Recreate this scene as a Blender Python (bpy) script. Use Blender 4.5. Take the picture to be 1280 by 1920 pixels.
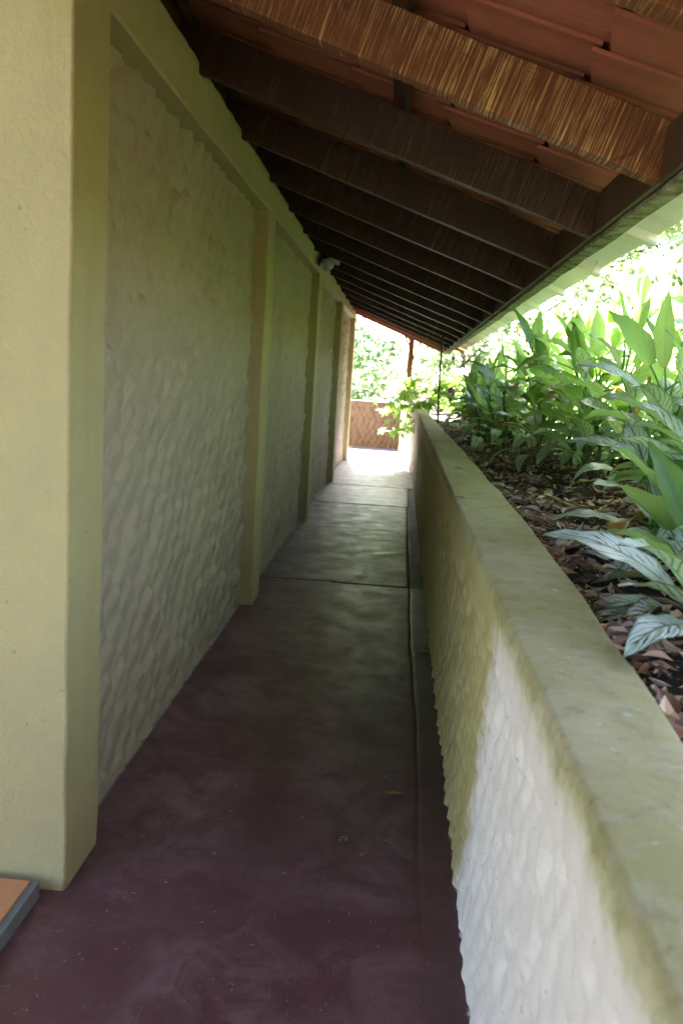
import bpy, bmesh, math, random
import numpy as np
from mathutils import Vector, Matrix, Euler

# ------------------------------------------------------------------ camera, sky, sun, exposure
sc = bpy.context.scene
for o in list(bpy.data.objects):
    bpy.data.objects.remove(o)
COL = sc.collection
PITCH, YAW, ROLL, FPX = -0.1607, 0.0589, 0.0623, 1614.6
fw = Vector((-math.sin(YAW) * math.cos(PITCH), math.cos(YAW) * math.cos(PITCH), math.sin(PITCH)))
rt = Vector((math.cos(YAW), math.sin(YAW), 0))
up = rt.cross(fw)
cr = rt * math.cos(ROLL) + up * math.sin(ROLL)
cu = up * math.cos(ROLL) - rt * math.sin(ROLL)
cam_data = bpy.data.cameras.new('camera')
cam = bpy.data.objects.new('camera', cam_data)
COL.objects.link(cam)
m3 = Matrix((cr, cu, -fw)).transposed()
cam.matrix_world = Matrix.Translation((0, 0, 1.5)) @ m3.to_4x4()
cam_data.sensor_fit = 'VERTICAL'
cam_data.sensor_height = 24.0
cam_data.lens = FPX / 1920 * 24.0
cam_data.clip_start = 0.05
cam_data.clip_end = 1500
cam_data.dof.use_dof = True
cam_data.dof.focus_distance = 3.4
cam_data.dof.aperture_fstop = 2.8
sc.camera = cam

SUN = Vector((-0.08, 0.66, 0.75)).normalized()        # direction towards the sun
world = bpy.data.worlds.new('World')
sc.world = world
world.use_nodes = True
wn = world.node_tree
sky = wn.nodes.new('ShaderNodeTexSky')
sky.sky_type = 'NISHITA'
sky.sun_disc = False
sky.sun_elevation = math.asin(SUN.z)
sky.sun_rotation = math.atan2(SUN.x, SUN.y)
sky.air_density = 1.0
sky.dust_density = 3.0
sky.ozone_density = 1.0
bg = wn.nodes['Background']
wn.links.new(sky.outputs[0], bg.inputs[0])
bg.inputs[1].default_value = 0.055
sun_d = bpy.data.lights.new('sun', 'SUN')
sun_d.energy = 5.0
sun_d.angle = math.radians(0.6)
sun_d.color = (1.0, 0.96, 0.90)
sun = bpy.data.objects.new('sun', sun_d)
COL.objects.link(sun)
sun.rotation_euler = SUN.to_track_quat('Z', 'Y').to_euler()
sun.location = (0, 0, 30)
vs = sc.view_settings
vs.view_transform = 'Standard'
vs.look = 'None'
vs.exposure = 4.6
vs.gamma = 1.0
sc.render.engine = 'CYCLES'
cy = sc.cycles
cy.use_denoising = True
try:
    cy.denoiser = 'OPENIMAGEDENOISE'
    cy.denoising_input_passes = 'RGB_ALBEDO_NORMAL'
except Exception:
    pass
cy.max_bounces = 10
cy.diffuse_bounces = 6
cy.transmission_bounces = 4
cy.sample_clamp_indirect = 6.0
cy.caustics_reflective = False
cy.caustics_refractive = False

random.seed(7)
RNG = np.random.default_rng(11)

# ------------------------------------------------------------------ helpers
def tag(o, label=None, cat=None, group=None, kind=None):
    if label: o['label'] = label
    if cat: o['category'] = cat
    if group: o['group'] = group
    if kind: o['kind'] = kind
    return o

def empty(name, loc=(0, 0, 0), parent=None):
    o = bpy.data.objects.new(name, None)
    o.location = loc
    o.empty_display_size = 0.1
    COL.objects.link(o)
    if parent: o.parent = parent
    return o

def link(name, me, parent=None, loc=None, rot=None, scale=None):
    o = bpy.data.objects.new(name, me)
    COL.objects.link(o)
    if parent: o.parent = parent
    if loc is not None: o.location = loc
    if rot is not None: o.rotation_euler = rot
    if scale is not None: o.scale = (scale,) * 3 if isinstance(scale, (int, float)) else scale
    return o

def mesh(name, verts, faces, mat=None, smooth=False, uv=None):
    me = bpy.data.meshes.new(name)
    me.from_pydata([tuple(v) for v in verts], [], [tuple(f) for f in faces])
    if uv is not None:
        l = me.uv_layers.new(name='UVMap')
        idx = np.empty(len(me.loops), dtype=np.int32)
        me.loops.foreach_get('vertex_index', idx)
        l.data.foreach_set('uv', np.asarray(uv, dtype=np.float32)[idx].ravel())
    if mat:
        for m in (mat if isinstance(mat, (list, tuple)) else [mat]):
            me.materials.append(m)
    if smooth:
        me.polygons.foreach_set('use_smooth', [True] * len(me.polygons))
    me.update()
    return me

def fast_mesh(name, V, F, mat, smooth=True):
    """V (n,3), F (m,k) numpy arrays, constant face size"""
    me = bpy.data.meshes.new(name)
    n, (m, k) = len(V), F.shape
    me.vertices.add(n)
    me.vertices.foreach_set('co', np.ascontiguousarray(V, dtype=np.float32).ravel())
    me.loops.add(m * k)
    me.loops.foreach_set('vertex_index', np.ascontiguousarray(F, dtype=np.int32).ravel())
    me.polygons.add(m)
    me.polygons.foreach_set('loop_start', np.arange(0, m * k, k, dtype=np.int32))
    me.polygons.foreach_set('loop_total', np.full(m, k, dtype=np.int32))
    if smooth:
        me.polygons.foreach_set('use_smooth', np.ones(m, dtype=bool))
    me.materials.append(mat)
    me.update(calc_edges=True)
    me.validate()
    return me

def grid_faces(nu, nv, flip=False):
    i = np.arange(nu - 1)[:, None]; j = np.arange(nv - 1)[None, :]
    a = (i * nv + j).ravel(); b = ((i + 1) * nv + j).ravel(); c = ((i + 1) * nv + j + 1).ravel(); d = (i * nv + j + 1).ravel()
    F = np.stack([a, b, c, d], 1)
    return F[:, ::-1] if flip else F

def noise1(n, step, amp, seed):
    """smooth 1-D random curve of n samples, control points every `step` samples"""
    r = np.random.default_rng(seed)
    m = int(n / step) + 4
    c = r.normal(0, amp, m)
    x = np.arange(n) / step
    i = x.astype(int); t = x - i; t = t * t * (3 - 2 * t)
    return c[i] * (1 - t) + c[i + 1] * t

def bar(name, p0, p1, w, h, mat, parent=None, r=0.004, n=2, jit=0.0, upv=(0, 0, 1), seed=0, w1=None, h1=None, smooth=False):
    """bar with a rounded rectangular section along p0 to p1: w sideways, h along upv; sections jittered"""
    p0, p1 = Vector(p0), Vector(p1)
    d = (p1 - p0).normalized()
    s = d.cross(Vector(upv)).normalized()
    u = s.cross(d).normalized()
    rng = random.Random(seed)
    V = []
    ja = [noise1(n, max(1, n / 14), jit, abs(seed) * 7 + q) for q in range(4)] if jit else None
    for i in range(n):
        t = i / (n - 1)
        c = p0.lerp(p1, t)
        W = w + ((w1 if w1 else w) - w) * t; H = h + ((h1 if h1 else h) - h) * t
        hw0, hw1, hh0, hh1 = W / 2, W / 2, H / 2, H / 2
        if jit:
            hw0 += ja[0][i]; hw1 += ja[1][i]; hh0 += ja[2][i]; hh1 += ja[3][i]
        rr = min(r, W / 2.2, H / 2.2)
        for (sx, sy, a0) in ((hw1, hh1, 0), (-hw0, hh1, 90), (-hw0, -hh0, 180), (hw1, -hh0, 270)):
            cx = sx - math.copysign(rr, sx); cz = sy - math.copysign(rr, sy)
            for a in (a0 + 8, a0 + 45, a0 + 82):
                V.append(c + s * (cx + rr * math.cos(math.radians(a))) + u * (cz + rr * math.sin(math.radians(a))))
    F = []
    for i in range(n - 1):
        for k in range(12):
            k2 = (k + 1) % 12
            F.append((i * 12 + k, i * 12 + k2, (i + 1) * 12 + k2, (i + 1) * 12 + k))
    F.append(tuple(range(11, -1, -1)))
    F.append(tuple((n - 1) * 12 + k for k in range(12)))
    me = mesh(name, V, F, mat, False)
    if smooth:
        me.polygons.foreach_set('use_smooth', [(q % 12) % 3 != 2 for q in range(12 * (n - 1))] + [False, False])
    if parent is False:
        return me
    return link(name, me, parent)

def tube_data(pts, rads, seg=6, caps=True):
    V, F = [], []
    pts = [Vector(p) for p in pts]
    prev = None
    for i, p in enumerate(pts):
        d = (pts[min(i + 1, len(pts) - 1)] - pts[max(i - 1, 0)])
        d = d.normalized() if d.length > 1e-9 else Vector((0, 0, 1))
        if prev is None:
            a = Vector((1, 0, 0)) if abs(d.x) < 0.8 else Vector((0, 1, 0))
        else:
            a = prev
        s = (a - d * a.dot(d)).normalized()
        prev = s
        u = d.cross(s)
        for k in range(seg):
            an = 2 * math.pi * k / seg
            V.append(p + (s * math.cos(an) + u * math.sin(an)) * rads[i])
    for i in range(len(pts) - 1):
        for k in range(seg):
            k2 = (k + 1) % seg
            F.append((i * seg + k, i * seg + k2, (i + 1) * seg + k2, (i + 1) * seg + k))
    if caps:
        F.append(tuple(range(seg - 1, -1, -1)))
        F.append(tuple((len(pts) - 1) * seg + k for k in range(seg)))
    return V, F

def tube(name, pts, rads, mat, parent=None, seg=6):
    V, F = tube_data(pts, rads, seg)
    return link(name, mesh(name, V, F, mat, True), parent)

def merge(parts):
    V, F = [], []
    for v, f in parts:
        b = len(V); V += list(v); F += [tuple(i + b for i in q) for q in f]
    return V, F

def lathe_data(prof, seg=16):
    """prof: list of (radius, z)"""
    V, F = [], []
    for r, z in prof:
        for k in range(seg):
            a = 2 * math.pi * k / seg
            V.append(Vector((r * math.cos(a), r * math.sin(a), z)))
    for i in range(len(prof) - 1):
        for k in range(seg):
            k2 = (k + 1) % seg
            F.append((i * seg + k, i * seg + k2, (i + 1) * seg + k2, (i + 1) * seg + k))
    return V, F

def scallops(ny, nz, ys, zs, pu, pv, D, seed, zmax=None, petal=False):
    """height field (ny,nz) of trowelled scallops: scoops with a pointed arch at the top, each row overlapping the one above"""
    r = np.random.default_rng(seed)
    out = np.zeros((ny, nz))
    y0, y1, z0, z1 = ys[0], ys[-1], zs[0], zs[-1]
    rows = int((z1 - z0) / pv) + 3
    cols = int((y1 - y0) / pu) + 3
    for rr in range(rows, -2, -1):
        offs = r.random() * 0.3
        for c in range(-1, cols):
            cx = y0 + (c + 0.5 * (rr % 2) + offs + r.normal(0, 0.07)) * pu
            ty = z0 + (rr + r.normal(0, 0.10)) * pv
            if zmax is not None and ty > zmax + r.normal(0, 0.008): continue
            a = pu * (0.60 + r.normal(0, 0.07)); L = pv * 2.3
            ia, ib = np.searchsorted(ys, [cx - a, cx + a]); ja, jb = np.searchsorted(zs, [ty - L, ty + 0.2 * pv])
            if ib <= ia or jb <= ja: continue
            dx = (ys[ia:ib, None] - cx) / a
            lean = r.normal(0, 0.08)
            top = ty - pv * (1.05 * np.abs(dx + lean * 0.2) ** 1.7) + dx * pv * lean
            t = top - zs[None, ja:jb]
            ins = t > 0
            dep = D * (0.75 + 0.5 * r.random()) * np.exp(-t / (0.8 * pv)) * (1 - 0.7 * np.abs(dx) ** 2)
            if petal:      # convex dab of plaster, proud at its upper tip, thinning out downwards
                tn = t / pv
                dep = -D * (0.8 + 0.4 * r.random()) * (1 - 0.8 * np.abs(dx) ** 2) * np.clip(0.55 + tn * 1.6, 0, 1) * np.clip(1 - tn / 2.5, 0, 1) ** 1.1
            sub = out[ia:ib, ja:jb]
            sub[ins] = (dep + 0.12 * D * r.normal())[ins]
    for _ in range(3 if petal else 2):
        k = out.copy()
        k[1:-1, 1:-1] = (out[1:-1, 1:-1] * 2 + out[:-2, 1:-1] + out[2:, 1:-1] + out[1:-1, :-2] + out[1:-1, 2:]) / 6
        out = k
    return out

# ------------------------------------------------------------------ materials
class G:
    def __init__(s, name):
        s.m = bpy.data.materials.new(name); s.m.use_nodes = True
        s.nt = s.m.node_tree; s.p = s.nt.nodes['Principled BSDF']; s.out = s.nt.nodes['Material Output']
    def n(s, t, **k):
        q = s.nt.nodes.new('ShaderNode' + t)
        for a, b in k.items(): setattr(q, a, b)
        return q
    def put(s, sock, v):
        if hasattr(v, 'is_output') or hasattr(v, 'links'): s.nt.links.new(v, sock)
        elif isinstance(v, (tuple, list)) and len(v) == 3 and sock.type == 'RGBA': sock.default_value = (*v, 1)
        else: sock.default_value = v
    def coord(s, scale=(1, 1, 1), loc=None, kind='Object', rnd=None):
        if kind == 'World':
            c = s.n('NewGeometry').outputs['Position']
        else:
            c = s.n('TexCoord').outputs[kind]
        mp = s.n('Mapping'); s.put(mp.inputs[0], c); mp.inputs[3].default_value = scale
        if loc: mp.inputs[1].default_value = loc
        if rnd:
            oi = s.n('ObjectInfo'); v = s.n('VectorMath', operation='SCALE')
            cb = s.n('CombineXYZ')
            for i in range(3): s.put(cb.inputs[i], oi.outputs['Random'])
            s.put(v.inputs[0], cb.outputs[0]); v.inputs['Scale'].default_value = rnd
            s.put(mp.inputs[1], v.outputs[0])
        return mp.outputs[0]
    def noise(s, vec, scale, detail=4, rough=0.55, dist=0.0):
        q = s.n('TexNoise'); s.put(q.inputs['Vector'], vec)
        q.inputs['Scale'].default_value = scale; q.inputs['Detail'].default_value = detail
        q.inputs['Roughness'].default_value = rough; q.inputs['Distortion'].default_value = dist
        return q.outputs['Fac']
    def ramp(s, fac, stops):
        q = s.n('ValToRGB'); s.put(q.inputs[0], fac); e = q.color_ramp.elements
        while len(e) > 1: e.remove(e[-1])
        e[0].position = stops[0][0]; e[0].color = s.c4(stops[0][1])
        for p, c in stops[1:]:
            el = e.new(p); el.color = s.c4(c)
        return q.outputs[0]
    def c4(s, c):
        return (c, c, c, 1) if isinstance(c, (int, float)) else (*c, 1)
    def mix(s, f, a, b, mode='MIX'):
        q = s.n('Mix', data_type='RGBA', blend_type=mode)
        s.put(q.inputs[0], f); s.put(q.inputs[6], a); s.put(q.inputs[7], b)
        return q.outputs[2]
    def math(s, op, a, b=0.0, clamp=False):
        q = s.n('Math', operation=op, use_clamp=clamp); s.put(q.inputs[0], a); s.put(q.inputs[1], b)
        return q.outputs[0]
    def sep(s, v):
        q = s.n('SeparateXYZ'); s.put(q.inputs[0], v); return q.outputs
    def bump(s, h, strength=0.3, dist=0.01, normal=None):
        q = s.n('Bump'); s.put(q.inputs['Height'], h); q.inputs['Strength'].default_value = strength; q.inputs['Distance'].default_value = dist
        if normal: s.put(q.inputs['Normal'], normal)
        s.put(s.p.inputs['Normal'], q.outputs[0]); return q.outputs[0]
    def base(s, c, rough=0.8, spec=0.3):
        s.put(s.p.inputs['Base Color'], c); s.put(s.p.inputs['Roughness'], rough); s.put(s.p.inputs['Specular IOR Level'], spec)
        return s.m

def m_plaster(name, col, dirty, stain=0.5, fine=220, bumpd=0.004):
    g = G(name); w = g.coord(kind='World')
    n1 = g.noise(w, 1.3, 5, 0.6); n2 = g.noise(w, 9, 5, 0.6); n3 = g.noise(w, fine, 3, 0.6); n4 = g.noise(w, 60, 3, 0.6)
    c = g.mix(g.ramp(n1, [(0.35, 0), (0.75, stain)]), col, dirty)
    c = g.mix(g.ramp(n2, [(0.4, 0.0), (0.8, 0.35)]), c, dirty)
    gr = g.noise(w, 420, 2, 0.7); c = g.mix(g.ramp(gr, [(0.3, 0.22), (0.7, 0.0)]), c, tuple(x * 0.45 for x in dirty))
    drip = g.noise(g.coord((9, 9, 0.7), kind='World'), 1.0, 5, 0.65); c = g.mix(g.ramp(drip, [(0.55, 0.0), (0.8, 0.4)]), c, tuple(x * 0.7 for x in dirty))
    sp = g.noise(w, 38, 2, 0.5)
    c = g.mix(g.ramp(sp, [(0.72, 0.0), (0.78, 0.55)]), c, tuple(x * 0.5 for x in dirty))
    h = g.math('ADD', g.math('MULTIPLY', n3, 0.5), n4)
    g.bump(g.math('ADD', h, g.math('MULTIPLY', n2, 1.5)), 0.6, bumpd * 1.6)
    return g.base(c, 0.85, 0.25)

CREAM = (0.465, 0.392, 0.18)
M = {}
M['plaster'] = m_plaster('cream_plaster', CREAM, (0.36, 0.295, 0.18))
M['stucco'] = m_plaster('scalloped_stucco', (0.425, 0.345, 0.25), (0.33, 0.265, 0.185), 0.6)
M['end_stucco'] = m_plaster('shaded_tan_stucco', (0.14, 0.097, 0.076), (0.085, 0.058, 0.046), 0.6)  # the end wall's shade is put into this darker tan

# parapet: whiter paint near, drawn to the pillar's light edge; algae-stained cream further on, green algae on the coping
g = G('parapet_plaster'); w = g.coord(kind='World'); px, py, pz = g.sep(w)
n1 = g.noise(w, 2.2, 5, 0.6); n2 = g.noise(w, 11, 5, 0.65); n3 = g.noise(w, 240, 3, 0.6); n5 = g.noise(w, 45, 3, 0.6)
sx = g.coord((1.0, 2.2, 1.0), kind='World'); streak = g.noise(sx, 7, 6, 0.7, 0.4)
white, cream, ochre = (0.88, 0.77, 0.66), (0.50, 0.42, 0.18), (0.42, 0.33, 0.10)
# edge of the near white, painted where the pillar cuts off the light: y + 0.42 z + noise
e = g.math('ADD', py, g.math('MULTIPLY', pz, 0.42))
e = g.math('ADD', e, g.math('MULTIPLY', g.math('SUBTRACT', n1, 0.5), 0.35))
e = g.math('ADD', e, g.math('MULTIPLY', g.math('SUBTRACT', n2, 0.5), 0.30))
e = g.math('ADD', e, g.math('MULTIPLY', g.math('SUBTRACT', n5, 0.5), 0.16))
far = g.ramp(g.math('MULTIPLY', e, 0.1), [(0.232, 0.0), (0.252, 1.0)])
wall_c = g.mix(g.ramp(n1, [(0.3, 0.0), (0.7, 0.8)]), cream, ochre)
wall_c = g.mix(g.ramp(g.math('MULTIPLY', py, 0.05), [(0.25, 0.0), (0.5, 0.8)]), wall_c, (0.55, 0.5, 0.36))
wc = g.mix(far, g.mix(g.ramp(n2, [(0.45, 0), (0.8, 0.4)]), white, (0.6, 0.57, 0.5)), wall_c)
sp = g.noise(w, 55, 2, 0.5)
wc = g.mix(g.ramp(sp, [(0.70, 0.0), (0.75, 0.6)]), wc, (0.16, 0.13, 0.09))
algae = g.mix(g.ramp(n1, [(0.3, 0), (0.65, 1)]), (0.49, 0.42, 0.25), (0.34, 0.30, 0.11))
algae = g.mix(g.ramp(streak, [(0.48, 0.0), (0.70, 0.5)]), algae, (0.47, 0.44, 0.34))
algae = g.mix(g.ramp(n2, [(0.52, 0.0), (0.75, 0.6)]), algae, (0.20, 0.21, 0.08))
algae = g.mix(g.ramp(g.noise(sx, 16, 4, 0.7, 0.6), [(0.64, 0.0), (0.70, 0.7)]), algae, (0.66, 0.66, 0.60))
zc = g.math('ADD', pz, g.math('MULTIPLY', g.math('SUBTRACT', n2, 0.5), 0.10))
zc = g.math('ADD', zc, g.math('MULTIPLY', g.math('SUBTRACT', n5, 0.5), 0.03))
c = g.mix(g.ramp(zc, [(0.925, 0.0), (0.965, 1.0)]), wc, algae)
yel = g.ramp(zc, [(0.89, 0.0), (0.945, 0.5), (0.97, 0.0)])
c = g.mix(yel, c, (0.50, 0.45, 0.16))
gr = g.noise(w, 420, 2, 0.7); c = g.mix(g.ramp(gr, [(0.3, 0.25), (0.7, 0.0)]), c, (0.14, 0.12, 0.07))
blot = g.noise(w, 24, 5, 0.7, 0.6); c = g.mix(g.math('MULTIPLY', g.ramp(blot, [(0.56, 0.0), (0.72, 0.55)]), g.ramp(zc, [(0.90, 0.0), (0.96, 1.0)])), c, (0.13, 0.13, 0.05))
g.bump(g.math('ADD', g.math('MULTIPLY', n3, 0.6), n5), 0.5, 0.005)
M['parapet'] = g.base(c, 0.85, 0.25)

def m_floor(name, c1, c2, worn, wornamt, rough):
    g = G(name); w = g.coord(kind='World')
    n1 = g.noise(w, 1.1, 6, 0.65, 0.6); n2 = g.noise(w, 6, 6, 0.65, 0.3); n3 = g.noise(w, 70, 3, 0.6); n4 = g.noise(w, 400, 2, 0.5)
    st = g.noise(w, 4.2, 7, 0.72, 1.2)
    c = g.mix(n2, c1, c2)
    wm = g.math('MULTIPLY', g.ramp(n1, [(0.40, 0), (0.60, 1)]), g.ramp(st, [(0.42, 0.1), (0.58, 1)]))
    c = g.mix(g.math('MULTIPLY', wm, wornamt), c, worn)
    c = g.mix(g.ramp(g.noise(w, 30, 4, 0.7, 1.2), [(0.67, 0), (0.69, 0.85)]), c, (0.42, 0.36, 0.34))
    c = g.mix(g.ramp(g.noise(w, 15, 5, 0.7, 0.5), [(0.62, 0), (0.75, 0.5)]), c, tuple(x * 0.45 for x in c1))
    gr = g.noise(w, 300, 2, 0.7); c = g.mix(g.ramp(gr, [(0.35, 0.4), (0.6, 0.0)]), c, tuple(q * 0.5 for q in c1))
    scr = g.noise(g.coord((60, 2.5, 1), kind='World'), 1.0, 3, 0.6, 2.0); c = g.mix(g.ramp(scr, [(0.70, 0.0), (0.74, 0.35)]), c, worn)
    x, y, z = g.sep(w)
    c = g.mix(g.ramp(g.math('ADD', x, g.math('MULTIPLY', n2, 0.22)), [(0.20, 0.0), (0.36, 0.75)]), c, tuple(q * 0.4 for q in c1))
    # dark band painted for the parapet's shade on the floor
    shade_m = g.math('ADD', x, g.math('MULTIPLY', g.math('SUBTRACT', n1, 0.5), 0.25))
    shade_m = g.ramp(g.math('ADD', shade_m, 0.5), [(0.30, 0.0), (0.47, 1.0)])
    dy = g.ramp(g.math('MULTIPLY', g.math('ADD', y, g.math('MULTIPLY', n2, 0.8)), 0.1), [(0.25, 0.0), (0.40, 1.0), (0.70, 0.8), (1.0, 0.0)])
    c = g.mix(g.math('MULTIPLY', g.math('MULTIPLY', shade_m, dy), 0.72), c, (0.022, 0.017, 0.014))
    # plaster and paint spilled along the foot of the wall
    ed = g.math('ADD', x, g.math('MULTIPLY', g.math('SUBTRACT', g.noise(w, 22, 4, 0.7), 0.5), 0.05))
    c = g.mix(g.ramp(g.math('ADD', ed, 1.0), [(0.075, 0.8), (0.085, 0.0)]), c, (0.42, 0.40, 0.34))
    wx = g.math('ADD', x, g.math('MULTIPLY', g.math('SUBTRACT', g.noise(w, 16, 4, 0.7), 0.5), 0.07))
    wm2 = g.math('MULTIPLY', g.ramp(wx, [(0.272, 0.0), (0.280, 0.85)]), g.ramp(g.math('MULTIPLY', y, 0.1), [(0.22, 1.0), (0.29, 0.0)]))
    c = g.mix(wm2, c, (0.70, 0.68, 0.64))
    g.bump(g.math('ADD', g.math('MULTIPLY', n3, 0.6), g.math('ADD', g.math('MULTIPLY', n2, 0.8), g.math('MULTIPLY', n4, 0.3))), 0.25, 0.004)
    r = g.ramp(n2, [(0.3, rough - 0.08), (0.7, rough + 0.15)])
    return g.base(c, r, 0.4)
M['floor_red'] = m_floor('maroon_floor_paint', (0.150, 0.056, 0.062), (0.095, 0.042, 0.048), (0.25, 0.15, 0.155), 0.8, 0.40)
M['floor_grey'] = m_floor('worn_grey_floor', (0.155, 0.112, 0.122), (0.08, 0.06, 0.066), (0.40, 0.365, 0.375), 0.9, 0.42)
M['floor_glare_lilac'] = m_floor('glare_tinted_floor', (0.18, 0.165, 0.25), (0.14, 0.125, 0.195), (0.25, 0.25, 0.32), 0.8, 0.4)  # lilac of the far glare put into the floor colour
M['floor_glare_pale'] = m_floor('glare_grey_floor', (0.22, 0.18, 0.19), (0.15, 0.125, 0.13), (0.36, 0.34, 0.34), 0.8, 0.38)  # lighter grey, lengthening the far glare through the floor colour
M['channel'] = m_floor('channel_cement', (0.13, 0.095, 0.10), (0.07, 0.055, 0.058), (0.20, 0.17, 0.17), 0.7, 0.6)

def m_wood(name, dark, mid, streak, amount, rnd=37.0):
    """dark varnished timber with pale saw scratches across its length (local X is the length)"""
    g = G(name); v = g.coord(rnd=rnd)
    long = g.noise(g.coord((1.5, 30, 30), rnd=rnd), 1.0, 5, 0.6, 0.3)
    c = g.mix(long, dark, mid)
    s1 = g.noise(g.coord((210, 3, 3.2), rnd=rnd), 1.0, 4, 0.8, 0.0)
    s2 = g.noise(g.coord((42, 2, 1.6), rnd=rnd), 1.0, 3, 0.7, 0.0)
    patch = g.noise(v, 2.6, 3, 0.6)
    f = g.math('MULTIPLY', g.ramp(s1, [(0.51, 0), (0.60, 1)]), g.ramp(patch, [(0.40, 0.10), (0.60, 1)]))
    f2 = g.math('MULTIPLY', g.ramp(s2, [(0.62, 0), (0.66, 0.9)]), g.ramp(s1, [(0.3, 0.2), (0.55, 1)]))
    f = g.math('MULTIPLY', g.math('MAXIMUM', f, f2), amount)
    c = g.mix(f, c, streak)
    blot = g.noise(v, 9, 4, 0.6, 1.5)
    c = g.mix(g.ramp(blot, [(0.60, 0), (0.68, 0.6)]), c, tuple(x * 0.6 for x in dark))
    g.bump(g.math('ADD', s1, long), 0.3, 0.002)
    return g.base(c, 0.6, 0.3)
M['rafter'] = m_wood('lit_rafter_wood', (0.10, 0.030, 0.012), (0.17, 0.056, 0.019), (0.62, 0.40, 0.15), 0.95)  # near rafters, the stronger light on them painted in as paler wood
M['rafter_shaded'] = m_wood('shaded_rafter_wood', (0.026, 0.010, 0.006), (0.048, 0.019, 0.009), (0.17, 0.10, 0.055), 0.55)  # same wood with the shade under the roof put into its colour
M['rafter_red_lit'] = m_wood('red_lit_rafter_wood', (0.26, 0.07, 0.04), (0.32, 0.10, 0.05), (0.42, 0.22, 0.12), 0.4)  # red-brown wood, with bounce light on the last rafters painted in
M['darkboard'] = m_wood('dark_board', (0.05, 0.026, 0.015), (0.085, 0.045, 0.022), (0.15, 0.10, 0.05), 0.4)

g = G('terracotta_tile'); v = g.coord(rnd=19.0)
n1 = g.noise(v, 4, 5, 0.6); n2 = g.noise(v, 60, 3, 0.6); ln = g.noise(g.coord((2, 40, 2), rnd=19.0), 1.0, 3, 0.6)
c = g.mix(n1, (0.33, 0.105, 0.065), (0.43, 0.15, 0.09))
n6 = g.noise(v, 11, 5, 0.7, 0.8); c = g.mix(g.ramp(n6, [(0.5, 0), (0.75, 0.55)]), c, (0.24, 0.10, 0.075))
c = g.mix(g.ramp(ln, [(0.56, 0), (0.66, 0.35)]), c, (0.25, 0.08, 0.05))
c = g.mix(g.ramp(n2, [(0.66, 0), (0.74, 0.4)]), c, (0.16, 0.08, 0.06))
g.bump(g.math('ADD', n2, ln), 0.3, 0.003)
M['tile'] = g.base(c, 0.75, 0.3)

g = G('white_soffit'); w = g.coord(kind='World')
n1 = g.noise(w, 3.5, 5, 0.65); n2 = g.noise(w, 30, 4, 0.6)
c = g.mix(g.ramp(n1, [(0.45, 0), (0.75, 0.7)]), (0.86, 0.77, 0.79), (0.60, 0.52, 0.38))
c = g.mix(g.ramp(n2, [(0.66, 0), (0.76, 0.6)]), c, (0.20, 0.17, 0.12))
g.bump(n2, 0.2, 0.003)
M['soffit'] = g.base(c, 0.7, 0.3)

g = G('weathered_eave'); w = g.coord(kind='World')
n1 = g.noise(w, 14, 5, 0.7, 0.5); n2 = g.noise(w, 50, 4, 0.6)
c = g.ramp(n1, [(0.35, (0.07, 0.065, 0.045)), (0.5, (0.22, 0.21, 0.12)), (0.68, (0.36, 0.35, 0.26))])
c = g.mix(g.ramp(n2, [(0.5, 0), (0.7, 0.5)]), c, (0.06, 0.06, 0.05))
g.bump(n1, 0.4, 0.004)
M['eave'] = g.base(c, 0.85, 0.2)

g = G('garden_soil'); w = g.coord(kind='World')
n1 = g.noise(w, 7, 6, 0.7); n2 = g.noise(w, 60, 4, 0.7)
c = g.ramp(n1, [(0.3, (0.018, 0.013, 0.009)), (0.7, (0.055, 0.038, 0.026))])
c = g.mix(g.ramp(n2, [(0.55, 0), (0.75, 0.6)]), c, (0.10, 0.075, 0.05))
g.bump(g.math('ADD', n1, n2), 0.8, 0.03)
M['soil'] = g.base(c, 0.9, 0.3)

g = G('grass_ground'); w = g.coord(kind='World')
n1 = g.noise(w, 0.5, 6, 0.65); n2 = g.noise(w, 18, 4, 0.7)
c = g.mix(n1, (0.07, 0.11, 0.03), (0.13, 0.15, 0.05)); c = g.mix(n2, c, (0.05, 0.07, 0.02))
g.bump(n2, 0.8, 0.05)
M['grass'] = g.base(c, 0.9, 0.2)

def m_leaf(name, stops, trans, tcol, rough=0.45, spec=0.5, var=True):
    """foliage: colour varies from leaf to leaf, light passes through"""
    g = G(name)
    ri = g.n('NewGeometry').outputs['Random Per Island']
    oi = g.n('ObjectInfo').outputs['Random']
    f = g.math('FRACT', g.math('ADD', ri, oi))
    c = g.ramp(f, stops)
    g.base(c, rough, spec)
    t = g.n('BsdfTranslucent'); g.put(t.inputs[0], g.mix(0.5, c, tcol))
    mx = g.n('MixShader'); mx.inputs[0].default_value = trans
    g.nt.links.new(g.p.outputs[0], mx.inputs[1]); g.nt.links.new(t.outputs[0], mx.inputs[2])
    g.nt.links.new(mx.outputs[0], g.out.inputs[0])
    return g.m
M['tree_a'] = m_leaf('foliage_yellow_green', [(0, (0.07, 0.13, 0.03)), (0.5, (0.11, 0.18, 0.05)), (1, (0.17, 0.22, 0.08))], 0.58, (0.48, 0.62, 0.34))
M['tree_b'] = m_leaf('foliage_blue_green', [(0, (0.04, 0.10, 0.035)), (0.5, (0.07, 0.14, 0.05)), (1, (0.11, 0.18, 0.07))], 0.52, (0.44, 0.62, 0.42))
M['tree_c'] = m_leaf('foliage_mid_green', [(0, (0.05, 0.11, 0.02)), (0.6, (0.09, 0.16, 0.03)), (1, (0.14, 0.19, 0.05))], 0.55, (0.47, 0.62, 0.34))
M['vine'] = m_leaf('vine_leaf', [(0, (0.10, 0.21, 0.04)), (1, (0.15, 0.27, 0.06))], 0.55, (0.42, 0.62, 0.08))
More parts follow.
